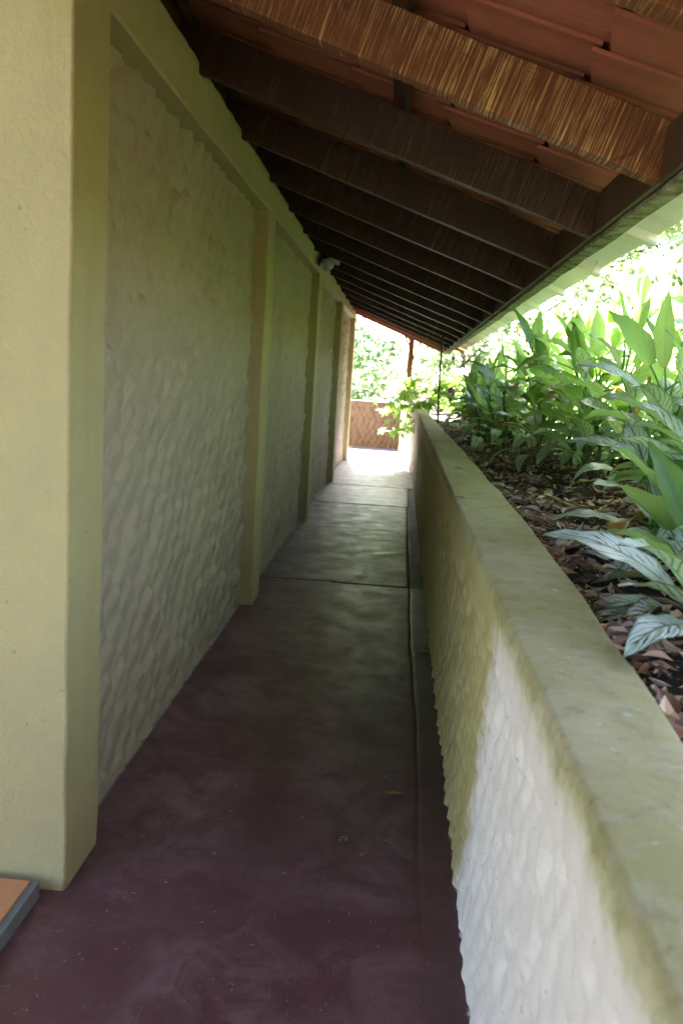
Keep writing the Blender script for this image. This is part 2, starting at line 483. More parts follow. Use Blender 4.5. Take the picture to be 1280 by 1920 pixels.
M['litter'] = m_leaf('dry_leaf', [(0, (0.15, 0.09, 0.07)), (0.2, (0.30, 0.17, 0.12)), (0.45, (0.48, 0.29, 0.19)), (0.65, (0.38, 0.28, 0.27)), (0.84, (0.66, 0.46, 0.28)), (1, (0.56, 0.49, 0.46))], 0.1, (0.35, 0.20, 0.08), 0.55, 0.4)

def m_aglao(name, silver, green, amount, trans, tcol):
    """broad leaf with dark midrib and herringbone of green streaks on silver"""
    g = G(name)
    uv = g.n('TexCoord').outputs['UV']; u, v, _ = g.sep(uv)
    av = g.math('ABSOLUTE', g.math('SUBTRACT', v, 0.5))
    oi = g.n('ObjectInfo').outputs['Random']
    nz = g.noise(g.coord((6, 6, 6), kind='Object', rnd=23.0), 1.6, 4, 0.6)
    ph = g.math('ADD', g.math('MULTIPLY', u, 9.0), g.math('MULTIPLY', av, -5.0))
    ph = g.math('ADD', ph, g.math('MULTIPLY', nz, 2.2))
    sw = g.math('SINE', g.math('MULTIPLY', ph, 6.28))
    br = g.noise(g.coord((30, 30, 30), kind='Object', rnd=23.0), 1.0, 3, 0.6)
    sw = g.math('ADD', sw, g.math('MULTIPLY', g.math('SUBTRACT', br, 0.5), 2.6))
    st = g.ramp(sw, [(0.55, 0), (1.0, 1)])
    rib = g.ramp(av, [(0.02, 1), (0.05, 0)])
    edge = g.ramp(av, [(0.40, 0), (0.47, 1)])
    mask = g.math('MAXIMUM', g.math('MAXIMUM', st, rib), edge)
    gr = g.mix(oi, green, tuple(x * 0.55 for x in green))
    c = g.mix(mask, g.mix(amount, gr, silver), gr)
    g.base(c, 0.28, 0.5)
    vein = g.math('SINE', g.math('MULTIPLY', g.math('ADD', g.math('MULTIPLY', u, 14.0), g.math('MULTIPLY', av, -9.0)), 6.28))
    g.bump(g.math('ADD', vein, g.math('MULTIPLY', rib, 4)), 0.25, 0.0015)
    t = g.n('BsdfTranslucent'); g.put(t.inputs[0], g.mix(0.65, gr, tcol))
    mx = g.n('MixShader'); mx.inputs[0].default_value = trans
    g.nt.links.new(g.p.outputs[0], mx.inputs[1]); g.nt.links.new(t.outputs[0], mx.inputs[2])
    g.nt.links.new(mx.outputs[0], g.out.inputs[0])
    return g.m
M['silver_leaf'] = m_aglao('silver_veined_leaf', (0.52, 0.60, 0.54), (0.055, 0.14, 0.045), 0.92, 0.36, (0.48, 0.70, 0.22))
M['green_leaf'] = m_aglao('plain_green_leaf', (0.14, 0.26, 0.07), (0.07, 0.17, 0.03), 0.45, 0.50, (0.52, 0.74, 0.20))
M['yellow_leaf'] = m_aglao('yellowing_leaf', (0.42, 0.26, 0.04), (0.36, 0.20, 0.03), 0.5, 0.3, (0.5, 0.3, 0.04))
M['dead_leaf'] = m_aglao('curled_dead_leaf', (0.36, 0.33, 0.28), (0.07, 0.055, 0.04), 0.95, 0.05, (0.2, 0.15, 0.1))

def simple(name, c, rough=0.6, spec=0.4, metal=0.0, nscale=12, var=0.35):
    g = G(name); n = g.noise(g.coord(), nscale, 5, 0.65)
    col = g.mix(n, tuple(x * (1 - var) for x in c), tuple(min(1, x * (1 + var)) for x in c))
    g.bump(n, 0.25, 0.003); g.p.inputs['Metallic'].default_value = metal
    return g.base(col, rough, spec)
M['cane'] = simple('plant_cane', (0.07, 0.10, 0.035), 0.6)
M['petiole'] = simple('petiole_green', (0.12, 0.22, 0.06), 0.5)
M['bark'] = simple('tree_bark', (0.13, 0.10, 0.07), 0.9, 0.2, nscale=20)
M['twig'] = simple('dry_twig', (0.20, 0.13, 0.10), 0.85, 0.2, nscale=30)
M['pipe'] = simple('dark_pipe', (0.012, 0.016, 0.016), 0.45)
M['post'] = simple('red_brown_post', (0.26, 0.075, 0.045), 0.6)
M['chrome'] = simple('brushed_metal', (0.42, 0.45, 0.45), 0.28, 0.5, 0.9, var=0.1)
M['lampbody'] = simple('dark_lamp_body', (0.05, 0.05, 0.055), 0.4)
M['glass'] = simple('lamp_lens', (0.30, 0.30, 0.34), 0.12, 0.6, var=0.1)
M['coconut'] = simple('husk_brown', (0.16, 0.085, 0.065), 0.9, 0.2, nscale=40)
M['wire'] = simple('thin_wire', (0.10, 0.10, 0.09), 0.5)
M['pale'] = simple('highlight_white', (0.72, 0.64, 0.62), 0.6, var=0.1)
M['orange_tile'] = simple('orange_floor_tile', (0.55, 0.255, 0.115), 0.4, 0.5, nscale=5, var=0.18)
M['grout'] = simple('grey_concrete', (0.17, 0.175, 0.165), 0.9, 0.2, nscale=25)
M['terrace'] = simple('grey_paving', (0.13, 0.13, 0.125), 0.9, 0.2, nscale=6, var=0.15)
M['green_stem'] = simple('vine_stem', (0.10, 0.09, 0.04), 0.7)

# ------------------------------------------------------------------ setting: ground, walkway, garden soil
V = [(-600, -600, -0.16), (600, -600, -0.16), (600, 900, -0.16), (-600, 900, -0.16)]
tag(link('ground', mesh('ground', V, [(0, 1, 2, 3)], M['grass'])), 'grass covered ground reaching to the horizon', 'ground', kind='structure')

def slab(name, x0, x1, y0, y1, zt, mat, parent, thick=0.05, r=0.005, groove=False):
    ny = max(4, int((y1 - y0) / 0.12)); nx = max(3, int((x1 - x0) / 0.12))
    xs = np.concatenate([[x0, x0 + r], np.linspace(x0 + 0.03, x1 - 0.03, nx), [x1 - r, x1]])
    ys = np.concatenate([[y0, y0 + r], np.linspace(y0 + 0.03, y1 - 0.03, ny), [y1 - r, y1]])
    if groove: xs = np.unique(np.concatenate([xs, np.linspace(0.13, 0.20, 18)]))
    X, Y = np.meshgrid(xs, ys, indexing='ij')
    Z = zt + 0.002 * np.sin(X * 5.1 + Y * 1.3) * np.cos(Y * 2.7 + X)
    if groove:
        gx = 0.165 + 0.006 * np.sin(Y * 2.2) + 0.003 * np.sin(Y * 9)
        Z = Z - 0.0035 * np.exp(-((X - gx) / 0.008) ** 2) - 0.002 * (X > gx)
    edge = (X == x0) | (X == x1) | (Y == y0) | (Y == y1)
    Z = np.where(edge, Z - r * 0.8, Z)
    # skirt
    Vt = np.stack([X, Y, Z], -1).reshape(-1, 3)
    F = grid_faces(len(xs), len(ys))
    me = fast_mesh(name, Vt, F, mat)
    bm = bmesh.new(); bm.from_mesh(me)
    be = [e for e in bm.edges if e.is_boundary]
    ret = bmesh.ops.extrude_edge_only(bm, edges=be)
    for v in ret['geom']:
        if isinstance(v, bmesh.types.BMVert): v.co.z = zt - thick
    bmesh.ops.recalc_face_normals(bm, faces=bm.faces)
    bm.to_mesh(me); bm.free()
    return link(name, me, parent)

walk = link('walkway_floor', mesh('walkway_base', [(-5, -4, -0.06), (0.6, -4, -0.06), (0.6, 18.2, -0.06), (-5, 18.2, -0.06)], [(0, 1, 2, 3)], M['grout']))
tag(walk, 'painted cement walkway between the long wall and the parapet', 'floor', kind='structure')
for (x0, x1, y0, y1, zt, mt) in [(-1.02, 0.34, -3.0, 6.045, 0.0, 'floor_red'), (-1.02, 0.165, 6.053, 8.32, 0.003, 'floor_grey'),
                                 (-1.02, 0.175, 8.328, 9.90, -0.001, 'floor_grey'), (-1.02, 0.20, 9.908, 11.55, 0.002, 'floor_glare_pale'),
                                 (-1.02, 0.33, 11.558, 15.17, 0.004, 'floor_glare_lilac'), (-4.9, 0.33, 15.178, 17.95, 0.003, 'floor_glare_lilac')]:
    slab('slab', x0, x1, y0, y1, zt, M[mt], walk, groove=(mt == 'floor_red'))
slab('drain_channel', 0.1665, 0.34, 6.053, 11.55, -0.006, M['channel'], walk)

# raised porch floor, orange tiles with a grey concrete edge
porch = link('porch_floor', mesh('porch_slab', *(lambda x0, x1, y0, y1, z0, z1: ([(x0, y0, z0), (x1, y0, z0), (x1, y1, z0), (x0, y1, z0), (x0, y0, z1), (x1, y0, z1), (x1, y1, z1), (x0, y1, z1)],
        [(0, 3, 2, 1), (4, 5, 6, 7), (0, 1, 5, 4), (1, 2, 6, 5), (2, 3, 7, 6), (3, 0, 4, 7)]))(-5.0, -0.905, -3.0, 2.15, -0.05, 0.046), M['grout']))
tag(porch, 'raised porch floor with a grey concrete edge beside the corner pillar', 'floor', kind='structure')
tile_me = bar('floor_tile', (0, -0.1475, 0), (0, 0.1475, 0), 0.295, 0.012, M['orange_tile'], False, r=0.003)
for i in range(10):
    for j in range(14):
        o = link('floor_tile', tile_me, porch, (-0.925 - 0.15 - i * 0.3, 2.145 - 0.15 - j * 0.3, 0.046))

tag(link('terrace', mesh('terrace', [(-16, -16, -0.09), (-0.98, -16, -0.09), (-0.98, 2.25, -0.09), (-16, 2.25, -0.09)], [(0, 1, 2, 3)], M['terrace'])), 'grey paved terrace to the left of the walkway', 'terrace', kind='structure')

# garden bank behind the parapet
INX = ([-4, 12.3, 13.6, 14.4, 15.4, 17.9, 19.0], [0.274, 0.281, 0.268, 0.215, 0.095, 0.034, 0.034])
OUTX = ([-4, 1.25, 1.57, 2.1, 2.7, 3.7, 5.1, 7.1, 8.1, 13.2, 14.4, 15.4, 17.9, 19.0], [0.45, 0.457, 0.472, 0.496, 0.506, 0.512, 0.499, 0.485, 0.471, 0.43, 0.39, 0.28, 0.22, 0.22])
inx = lambda y: np.interp(y, *INX)
outx = lambda y: np.interp(y, *OUTX)
def soil_z(x, y):
    x = np.asarray(x, float); y = np.asarray(y, float)
    z = 0.915 + 0.30 * np.clip(x - 0.9, 0, 2.2) + 0.10 * np.clip(x - 3.1, 0, 30)
    z = z + 0.018 * np.sin(x * 7.3 + 1.7 * y) * np.cos(y * 4.1 - x * 2) + 0.012 * np.sin(x * 17 + y * 13)
    return z - 0.02 * np.clip(y - 10, 0, 8)
yy = np.concatenate([np.linspace(-4, 0.5, 10), np.linspace(0.6, 10, 190), np.linspace(10.3, 45, 70)])
tt = np.concatenate([np.linspace(0, 2.2, 70), np.linspace(2.4, 40, 60)])
Yg, Tg = np.meshgrid(yy, tt, indexing='ij')
Xg = outx(Yg) - 0.04 + Tg
Zg = soil_z(Xg, Yg)
Zg[:, 0] -= 0.25
Zg[-1, :] = -0.3; Zg[0, :] = -0.3
gs = link('garden_soil', fast_mesh('garden_soil', np.stack([Xg, Yg, Zg], -1).reshape(-1, 3), grid_faces(len(yy), len(tt), True), M['soil']))
tag(gs, 'dark garden soil banked up behind the parapet wall', 'soil', kind='structure')

# ------------------------------------------------------------------ the building: wall and roof
ZTL = lambda y: 2.598 - 0.0095 * (y - 3.5)           # rafter underside at the wall
ZTE = lambda y: 2.0695 - 0.0130 * (y - 3.5)          # rafter underside at the eave
XL, XE = -0.8466, 0.6807
bld = tag(empty('building', (-3.5, 8, 0)), 'long cream building with scalloped wall panels and a low timber eave', 'building')
def ch(o, p):
    """parent keeping world placement (parents carry only a translation)"""
    o.parent = p
    o.matrix_parent_inverse = Matrix.Translation(p.matrix_world.translation if p.parent is None else Vector((0, 0, 0)))
    return o
bld.location = (0, 0, 0)
V = [(-7, 2.30, 0), (-0.99, 2.30, 0), (-0.99, 15.12, 0), (-7, 15.12, 0), (-7, 2.30, 2.42), (-0.99, 2.30, 2.42), (-0.99, 15.12, 2.42), (-7, 15.12, 2.42)]
B6 = [(0, 3, 2, 1), (4, 5, 6, 7), (0, 1, 5, 4), (1, 2, 6, 5), (2, 3, 7, 6), (3, 0, 4, 7)]
wall = link('wall', mesh('wall_core', V, B6, M['plaster']), bld)
PIL = [2.187, 5.28, 8.483, 11.686, 14.889]
PW = 0.268
for k, y0 in enumerate(PIL):
    xa = -1.75 if k == 0 else -1.06
    o = bar('pilaster', ((xa + XL) / 2, y0 + PW / 2, -0.03), ((xa + XL) / 2, y0 + PW / 2, 2.425), XL - xa, PW, M['plaster'], wall, r=0.009, n=40, jit=0.0012, upv=(0, 1, 0), seed=20 + k, smooth=True)
for k in range(4):
    ya, yb = PIL[k] + PW - 0.01, PIL[k + 1] + 0.01
    st = 0.009 if k == 0 else 0.015
    ys = np.arange(ya, yb + st / 2, st); zs = np.arange(-0.02, 2.43, st * 0.9)
    h = scallops(len(ys), len(zs), ys, zs, 0.175, 0.092, 0.044, 40 + k, petal=True)
    Y, Z = np.meshgrid(ys, zs, indexing='ij')
    wob = 0.004 * np.sin(Y * 2.1 + k) * np.cos(Z * 2.7) + 0.003 * np.sin(Y * 7 + Z * 5)
    Xp = -0.958 - h + wob
    link('wall_panel', fast_mesh('wall_panel', np.stack([Xp, Y, Z], -1).reshape(-1, 3), grid_faces(len(ys), len(zs)), M['stucco']), wall)
# ring beam over the panels, its lower arris uneven
nb = 160
ys = np.linspace(-3.5, 15.157, nb)
lo = 2.421 + noise1(nb, 4, 0.0022, 5); fx = XL + 0.001 + noise1(nb, 5, 0.002, 6)
V, F = [], []
for i, y in enumerate(ys):
    tz = ZTL(y) - 0.004
    xb = -1.6 if y > 2.2 else -1.06
    V += [(xb, y, lo[i]), (fx[i] - 0.008, y, lo[i]), (fx[i], y, lo[i] + 0.008), (fx[i], y, tz - 0.007), (fx[i] - 0.007, y, tz), (xb, y, tz)]
for i in range(nb - 1):
    for q in range(6):
        q2 = (q + 1) % 6
        F.append((i * 6 + q, (i + 1) * 6 + q, (i + 1) * 6 + q2, i * 6 + q2))
F += [tuple(range(6)), tuple((nb - 1) * 6 + q for q in range(5, -1, -1))]
bm_ = mesh('ring_beam', V, F, M['plaster'])
link('ring_beam', bm_, wall)

bar('pilaster', ((-1.06 + XL) / 2, -3.35, -0.03), ((-1.06 + XL) / 2, -3.35, 2.425), 0.21, 0.25, M['plaster'], wall, r=0.009, n=20, jit=0.001, upv=(0, 1, 0), seed=33, smooth=True)  # unseen column carrying the roof added behind the camera
# ---- roof
OFF_T = 0.222                      # tile underside above the rafter underside
def roof_z(x, y, off):
    a, b = ZTL(y), ZTE(y)
    return a + (b - a) * (x - XL) / (XE - XL) + off
V, F = [], []
RY0 = -3.6  # roof run on unseen behind the camera, added to cut incoming light
for y in (0.2, 15.25):  # unseen front overhang, added to shade the porch
    for x in (-8.6, -4.0, -1.25):
        xx = x if x >= -4 else -4 + (-4 - x)
        z = roof_z(xx if x >= -4 else -3.4, y, OFF_T + 0.05)
        z = roof_z(x, y, OFF_T + 0.05) if x >= -4 else roof_z(-4.0, y, OFF_T + 0.05) - 0.346 * (-4 - x)
        V += [(x, y, z), (x, y, z + 0.03)]
F = [(0, 2, 8, 6), (2, 4, 10, 8), (1, 7, 9, 3), (3, 9, 11, 5), (0, 1, 3, 2), (2, 3, 5, 4), (6, 8, 9, 7), (8, 10, 11, 9), (0, 6, 7, 1), (4, 5, 11, 10)]
roof = link('roof', mesh('roof_covering', V, F, M['tile']), bld)
V = []
for y in (RY0, 15.25):
    for x in (-1.252, 1.035):
        z = roof_z(x, y, OFF_T + 0.05)
        V += [(x, y, z), (x, y, z + 0.03)]
link('walkway_covering', mesh('walkway_covering', V, [(0, 2, 6, 4), (1, 5, 7, 3), (0, 1, 3, 2), (4, 6, 7, 5), (0, 4, 5, 1), (2, 3, 7, 6)], M['tile']), roof)
L = math.hypot(XE - XL + 0.0, 0.5285)
RAFTERS = [2.5854 + 0.8833 * k for k in range(-6, 15)]
rlen = 2.05
raf_me = bar('rafter', (-rlen / 2, 0, 0), (rlen / 2, 0, 0), 0.062, 0.158, M['rafter'], False, r=0.004, n=24, jit=0.0012, seed=3)
raf_shaded = raf_me.copy(); raf_shaded.materials.clear(); raf_shaded.materials.append(M['rafter_shaded'])
raf_red_lit = raf_me.copy(); raf_red_lit.materials.clear(); raf_red_lit.materials.append(M['rafter_red_lit'])
for k, y in enumerate(RAFTERS):
    yc = y + 0.031
    a = math.atan2(ZTL(y) - ZTE(y), XE - XL)
    # centre so that the lower edge runs through (XL, ZTL) and (XE, ZTE)
    d = Vector((math.cos(a), 0, -math.sin(a))); nn = Vector((math.sin(a), 0, math.cos(a)))
    c = Vector((XE - 0.004, yc, ZTE(y))) - d * (rlen / 2) + nn * 0.079
    o = link('rafter', raf_me if k < 7 else (raf_shaded if k < 19 else raf_red_lit), roof, c, (random.uniform(-.012, .012), a, 0))
    if k + 1 < len(RAFTERS):
        yn = RAFTERS[k + 1]
        ym0, ym1 = y + 0.066, yn - 0.004
        # mortar lip on the beam and dark blocking board between the rafters
        zm = (ZTL(ym0) + ZTL(ym1)) / 2
        bar('mortar_strip', (XL - 0.055, ym0, ZTL(ym0) + 0.014), (XL - 0.055, ym1, ZTL(ym1) + 0.014), 0.10, 0.05, M['plaster'], wall, r=0.012, n=12, jit=0.002, seed=60 + k)
        bar('blocking_board', (XL - 0.10, ym0, ZTL(ym0) + 0.15), (XL - 0.10, ym1, ZTL(ym1) + 0.15), 0.03, 0.235, M['darkboard'], roof, r=0.003, seed=80 + k)
        bar('fascia_board', (XE + 0.012, ym0 - 0.06, ZTE(ym0) + 0.073), (XE + 0.012, ym1, ZTE(ym1) + 0.073), 0.024, 0.142, M['darkboard'], roof, r=0.003, seed=90 + k)
    # purlins sit on the rafters
for x, hh in ((-0.93, 0.05), (-0.072, 0.05)):
    for ya, yb in ((-3.55, 4.9), (4.91, 9.9), (9.91, 15.2)):
        bar('purlin', (x, ya, roof_z(x, ya, 0.168 + hh / 2)), (x, yb, roof_z(x, yb, 0.168 + hh / 2)), 0.052, hh, M['rafter_shaded'], roof, r=0.003, n=8, jit=0.001, upv=(0.33, 0, 1), seed=int(ya * 10))
# weathered eave board in lengths
for ya, yb in ((-3.55, 1.0), (1.005, 3.62), (3.625, 6.3), (6.305, 9.2), (9.205, 12.1), (12.105, 15.2)):
    bar('eave_board', (XE + 0.058, ya, ZTE(ya) + 0.046), (XE + 0.058, yb, ZTE(yb) + 0.046), 0.064, 0.115, M['eave'], roof, r=0.006, n=60, jit=0.0022, seed=int(ya * 10))
# white painted eave panels with a thick lip at the seam
def eave_panel(y0, y1):
    xs = np.linspace(XE + 0.10, 1.03, 6); V, F = [], []
    prof = [(0.0, -0.030), (0.012, -0.040), (0.10, -0.036), (0.12, -0.006), (0.3, 0.0), (0.7, 0.002), (0.96, 0.0), (1.0, 0.0)]
    for x in xs:
        for t, dz in prof:
            y = y0 + (t if t < 0.2 else t * (y1 - y0)); V.append((x, y, roof_z(x, y, 0.205) + dz))
        for t, dz in prof[::-1]:
            y = y0 + (t if t < 0.2 else t * (y1 - y0)); V.append((x, y, roof_z(x, y, 0.205) + 0.022))
    m = 2 * len(prof)
    for i in range(5):
        for q in range(m): F.append((i * m + q, (i + 1) * m + q, (i + 1) * m + (q + 1) % m, i * m + (q + 1) % m))
    F += [tuple(range(m)), tuple(5 * m + q for q in range(m - 1, -1, -1))]
    return link('eave_panel', mesh('eave_panel', V, F, M['soffit']), roof)
ye = 3.84 - 1.03 * 7
while ye < 15.0:
    eave_panel(ye, min(ye + 1.028, 15.24)); ye += 1.03
# clay tiles seen from below
def tile_mesh():
    V, F = [], []
    Lx, Wy, sk = 0.395, 0.2335, 0.05
    nx, ny = 4, 7
    for s in (0, 1):
        for i in range(nx):
            for j in range(ny):
                u, v = i / (nx - 1), j / (ny - 1)
                z = 0.010 * (v - 0.5) + 0.006 * math.sin(v * math.pi * 2) + s * 0.012 + 0.020 * (u - 0.5)
                V.append(((u - 0.5) * Lx + (v - 0.5) * sk, (v - 0.5) * Wy, z))
    n = nx * ny
    for i in range(nx - 1):
        for j in range(ny - 1):
            a, b, c, d = i * ny + j, (i + 1) * ny + j, (i + 1) * ny + j + 1, i * ny + j + 1
            F.append((d, c, b, a)); F.append((n + a, n + b, n + c, n + d))
    bd = [(i, 0) for i in range(nx)] + [(nx - 1, j) for j in range(1, ny)] + [(i, ny - 1) for i in range(nx - 2, -1, -1)] + [(0, j) for j in range(ny - 2, 0, -1)]
    for q in range(len(bd)):
        a = bd[q][0] * ny + bd[q][1]; b = bd[(q + 1) % len(bd)][0] * ny + bd[(q + 1) % len(bd)][1]
        F.append((a, b, n + b, n + a))
    return V, F
tv, tf = tile_mesh()
tme = mesh('roof_tile', tv, tf, M['tile'])
rest = []
ROWX = [0.845 - 0.355 * i for i in range(0, 6)]        # lower edges of the courses
for j in range(-20, 59):
    yc = 1.43 + 0.235 * j
    a = math.atan2(ZTL(yc) - ZTE(yc), XE - XL)
    for i, xe in enumerate(ROWX):
        xc = xe - 0.19
        z = roof_z(xc, yc, OFF_T + 0.012)
        rot = Euler((random.uniform(-.012, .012), a, random.uniform(-.008, .008)))
        loc = Vector((xc, yc, z))
        if -1 <= j < 19:
            link('roof_tile', tme, roof, loc, rot)
        else:
            mw = Matrix.Translation(loc) @ rot.to_matrix().to_4x4()
            rest.append(([mw @ Vector(v) for v in tv], tf))
V, F = merge(rest)
tag(link('far_roof_tiles', mesh('far_roof_tiles', V, F, M['tile']), roof), kind='stuff')
# verge boards closing the two ends of the roof, the near one on the added unseen run
for yv, mt in ((-3.58, 'darkboard'), (15.215, 'rafter_red_lit')):
    bar('verge_board', (-1.3, yv, roof_z(-1.3, yv, 0.12)), (1.03, yv, roof_z(1.03, yv, 0.12 + 0.09)), 0.03, 0.19, M[mt], roof, r=0.003, n=6, h1=0.10, seed=4)

# ------------------------------------------------------------------ parapet wall along the walkway
ys = np.concatenate([np.arange(-3, 0.5, 0.06), np.arange(0.5, 4.5, 0.0095), np.arange(4.5, 9, 0.016), np.arange(9, 18.05, 0.03)])
zs = np.arange(-0.05, 0.955, 0.0105)
h = scallops(len(ys), len(zs), ys, zs, 0.10, 0.075, 0.027, 77, zmax=0.862)
fl = np.clip((0.90 - zs) / 0.04, 0, 1)[None, :]
h = h * fl
rng = np.random.default_rng(5)
topw = noise1(len(ys), 40, 0.0016, 9); inw = noise1(len(ys), 45, 0.0022, 10)
prof = []          # (kind, t, z) after the face: rounded inner arris, top, rounded outer arris, outer face
cols = []
base_x = inx(ys)
cols = [np.stack([base_x + h[:, j] - 0.008 + inw * 0.8 - 0.012 * max(0.0, 0.12 - zs[j]) / 0.12, ys, np.full(len(ys), zs[j])], -1) for j in range(len(zs))]
R = 0.014
ZC = 0.988 + topw
for a in (20, 45, 70, 90):
    ar = math.radians(a)
    cols.append(np.stack([base_x + inw * 0.8 - 0.006 + R - R * math.cos(ar), ys, ZC - R + R * math.sin(ar)], -1))
ox = outx(ys) + noise1(len(ys), 40, 0.003, 12)
for t in np.linspace(0.12, 0.86, 9):
    cols.append(np.stack([base_x + R + (ox - base_x - 2 * R) * t, ys, ZC + 0.004 * math.sin(t * 3.1) + 0.001 * np.sin(ys * 5 + t * 9)], -1))
for a in (90, 60, 30, 0):
    ar = math.radians(a)
    cols.append(np.stack([ox - R + R * math.cos(ar), ys, ZC - R + R * math.sin(ar)], -1))
cols.append(np.stack([ox, ys, np.full(len(ys), 0.4)], -1))
cols.append(np.stack([ox, ys, np.full(len(ys), -0.2)], -1))
P = np.stack(cols, 1)
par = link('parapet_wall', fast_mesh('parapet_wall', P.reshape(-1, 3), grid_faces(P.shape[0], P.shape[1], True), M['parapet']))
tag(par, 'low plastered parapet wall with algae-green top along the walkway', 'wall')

# end wall closing the walkway
xs = np.arange(-3.0, 0.26, 0.011); zs = np.arange(-0.05, 0.88, 0.011)
h = scallops(len(xs), len(zs), xs, zs, 0.125, 0.11, 0.065, 91, petal=True)
cols = [np.stack([xs, 17.925 + h[:, j], np.full(len(xs), zs[j])], -1) for j in range(len(zs))]
for y, z in ((17.895, 0.885), (17.893, 0.93), (17.905, 0.946), (17.925, 0.951), (18.09, 0.951), (18.11, 0.94), (18.11, -0.2)):
    cols.append(np.stack([xs, np.full(len(xs), y), np.full(len(xs), z)], -1))
P = np.stack(cols, 1)
ew = link('end_wall', fast_mesh('end_wall', P.reshape(-1, 3), grid_faces(P.shape[0], P.shape[1]), M['end_stucco']))
tag(ew, 'low tan scalloped wall closing the far end of the walkway', 'wall')

# unseen wall added behind the viewer to block light from that side
V = [(-1.1, -4.0, -0.1), (2.6, -4.0, -0.1), (2.6, -3.75, -0.1), (-1.1, -3.75, -0.1), (-1.1, -4.0, 2.9), (2.6, -4.0, 2.3), (2.6, -3.75, 2.3), (-1.1, -3.75, 2.9)]
tag(link('near_light_block', mesh('near_light_block', V, B6, M['plaster'])), 'unseen plain cream wall added behind the viewer to block light', 'wall')

# ------------------------------------------------------------------ fittings
# red-brown post standing on the bent end of the parapet
post = bar('roof_post', (0.128, 15.12, 0.985), (0.134, 15.12, roof_z(0.13, 15.12, 0.0)), 0.085, 0.085, M['post'], None, r=0.006, n=12, jit=0.002, upv=(0, 1, 0), seed=5)
tag(post, 'slim red-brown post holding up the far end of the eave', 'post')
# thin dark pipe from the eave to the ground behind the parapet
pts = [(0.478, 11.0, 2.06), (0.474, 11.0, 1.9), (0.474, 11.0, 1.7), (0.478, 11.0, 1.45), (0.486, 11.0, 1.2), (0.494, 11.0, 1.0), (0.497, 11.0, 0.8)]
o = tube('downpipe', pts, [0.013] * len(pts), M['pipe'], None, 8)
tag(o, 'thin black pipe dropping from the eave to the outer edge of the parapet', 'pipe')
# twin security lamp on the ring beam
lamp = tag(empty('security_lamp', (XL + 0.01, 8.15, 2.50)), 'twin-headed metal security lamp fixed to the beam under the rafters', 'lamp')
v, f = lathe_data([(0.0, 0.0), (0.05, 0.0), (0.055, 0.006), (0.052, 0.024), (0.04, 0.03), (0.0, 0.03)], 18)
bp = link('base_plate', mesh('base_plate', v, f, M['lampbody'], True), lamp, (0, 0, 0), (0, math.pi / 2, 0))
def lamp_head(loc, rot):
    v, f = lathe_data([(0.0, 0.0), (0.022, 0.0), (0.026, 0.006), (0.026, 0.045), (0.034, 0.06), (0.058, 0.105), (0.060, 0.110), (0.056, 0.108), (0.030, 0.062), (0.0, 0.058)], 18)
    o = link('reflector', mesh('reflector', v, f, M['chrome'], True), lamp, loc, rot)
    v, f = lathe_data([(0.0, 0.128), (0.02, 0.125), (0.038, 0.115), (0.050, 0.104), (0.047, 0.09)], 18)
    link('lens', mesh('lens', v, f, M['glass'], True), o)
lamp_head((0.055, -0.055, -0.012), (math.radians(112), 0, math.radians(28)))
lamp_head((0.07, 0.03, 0.0), (math.radians(75), 0, math.radians(105)))
for q in (((0.02, 0, 0), (0.05, -0.04, -0.008)), ((0.02, 0, 0), (0.07, 0.02, 0.002))):
    tube('arm', [q[0], q[1]], [0.012, 0.012], M['lampbody'], lamp, 8)
# pendant feeder hanging under the eave
hang = tag(empty('hanging_feeder', (0.742, 12.85, 1.20)), 'small brown gourd feeder with a white highlight hanging on a wire under the eave', 'feeder')
prof = [(0.0, -0.01), (0.022, 0.0), (0.048, 0.03), (0.062, 0.075), (0.06, 0.115), (0.042, 0.155), (0.02, 0.178), (0.0, 0.182)]
v, f = lathe_data(prof, 18)
v = [p + Vector((0.004 * math.sin(p.z * 60), 0.003 * math.cos(p.z * 90), 0)) for p in v]
body = link('gourd', mesh('gourd', v, f, M['coconut'], True), hang)
v, f = lathe_data([(0.0, 0.010), (0.018, 0.008), (0.036, 0.0), (0.047, -0.012), (0.042, -0.016)], 14)
link('highlight_cap', mesh('highlight_cap', v, f, M['pale'], True), body, (-0.032, -0.036, 0.105), (math.radians(72), 0, math.radians(-38)), (1, 1.35, 1))  # white highlight on the gourd, modelled as a pale cap
for k in range(7):
    a = k * 0.9
    tube('fibre', [(0.02 * math.cos(a), 0.02 * math.sin(a), 0.005), (0.035 * math.cos(a + .4), 0.035 * math.sin(a + .4), -0.045 - 0.01 * (k % 3))], [0.004, 0.001], M['coconut'], body, 4)
tube('wire', [(0, 0, 0.18), (0.008, 0, 0.35), (-0.006, 0, 0.5), (-0.012, 0, 0.66), (-0.012, 0.0, 0.88)], [0.0035] * 5, M['wire'], hang, 5)
v, f = lathe_data([(0.0, 0.0), (0.02, 0.01), (0.026, 0.03), (0.018, 0.055), (0.0, 0.06)], 10)
link('knob', mesh('knob', v, f, M['coconut'], True), hang, (-0.012, 0, 0.57))

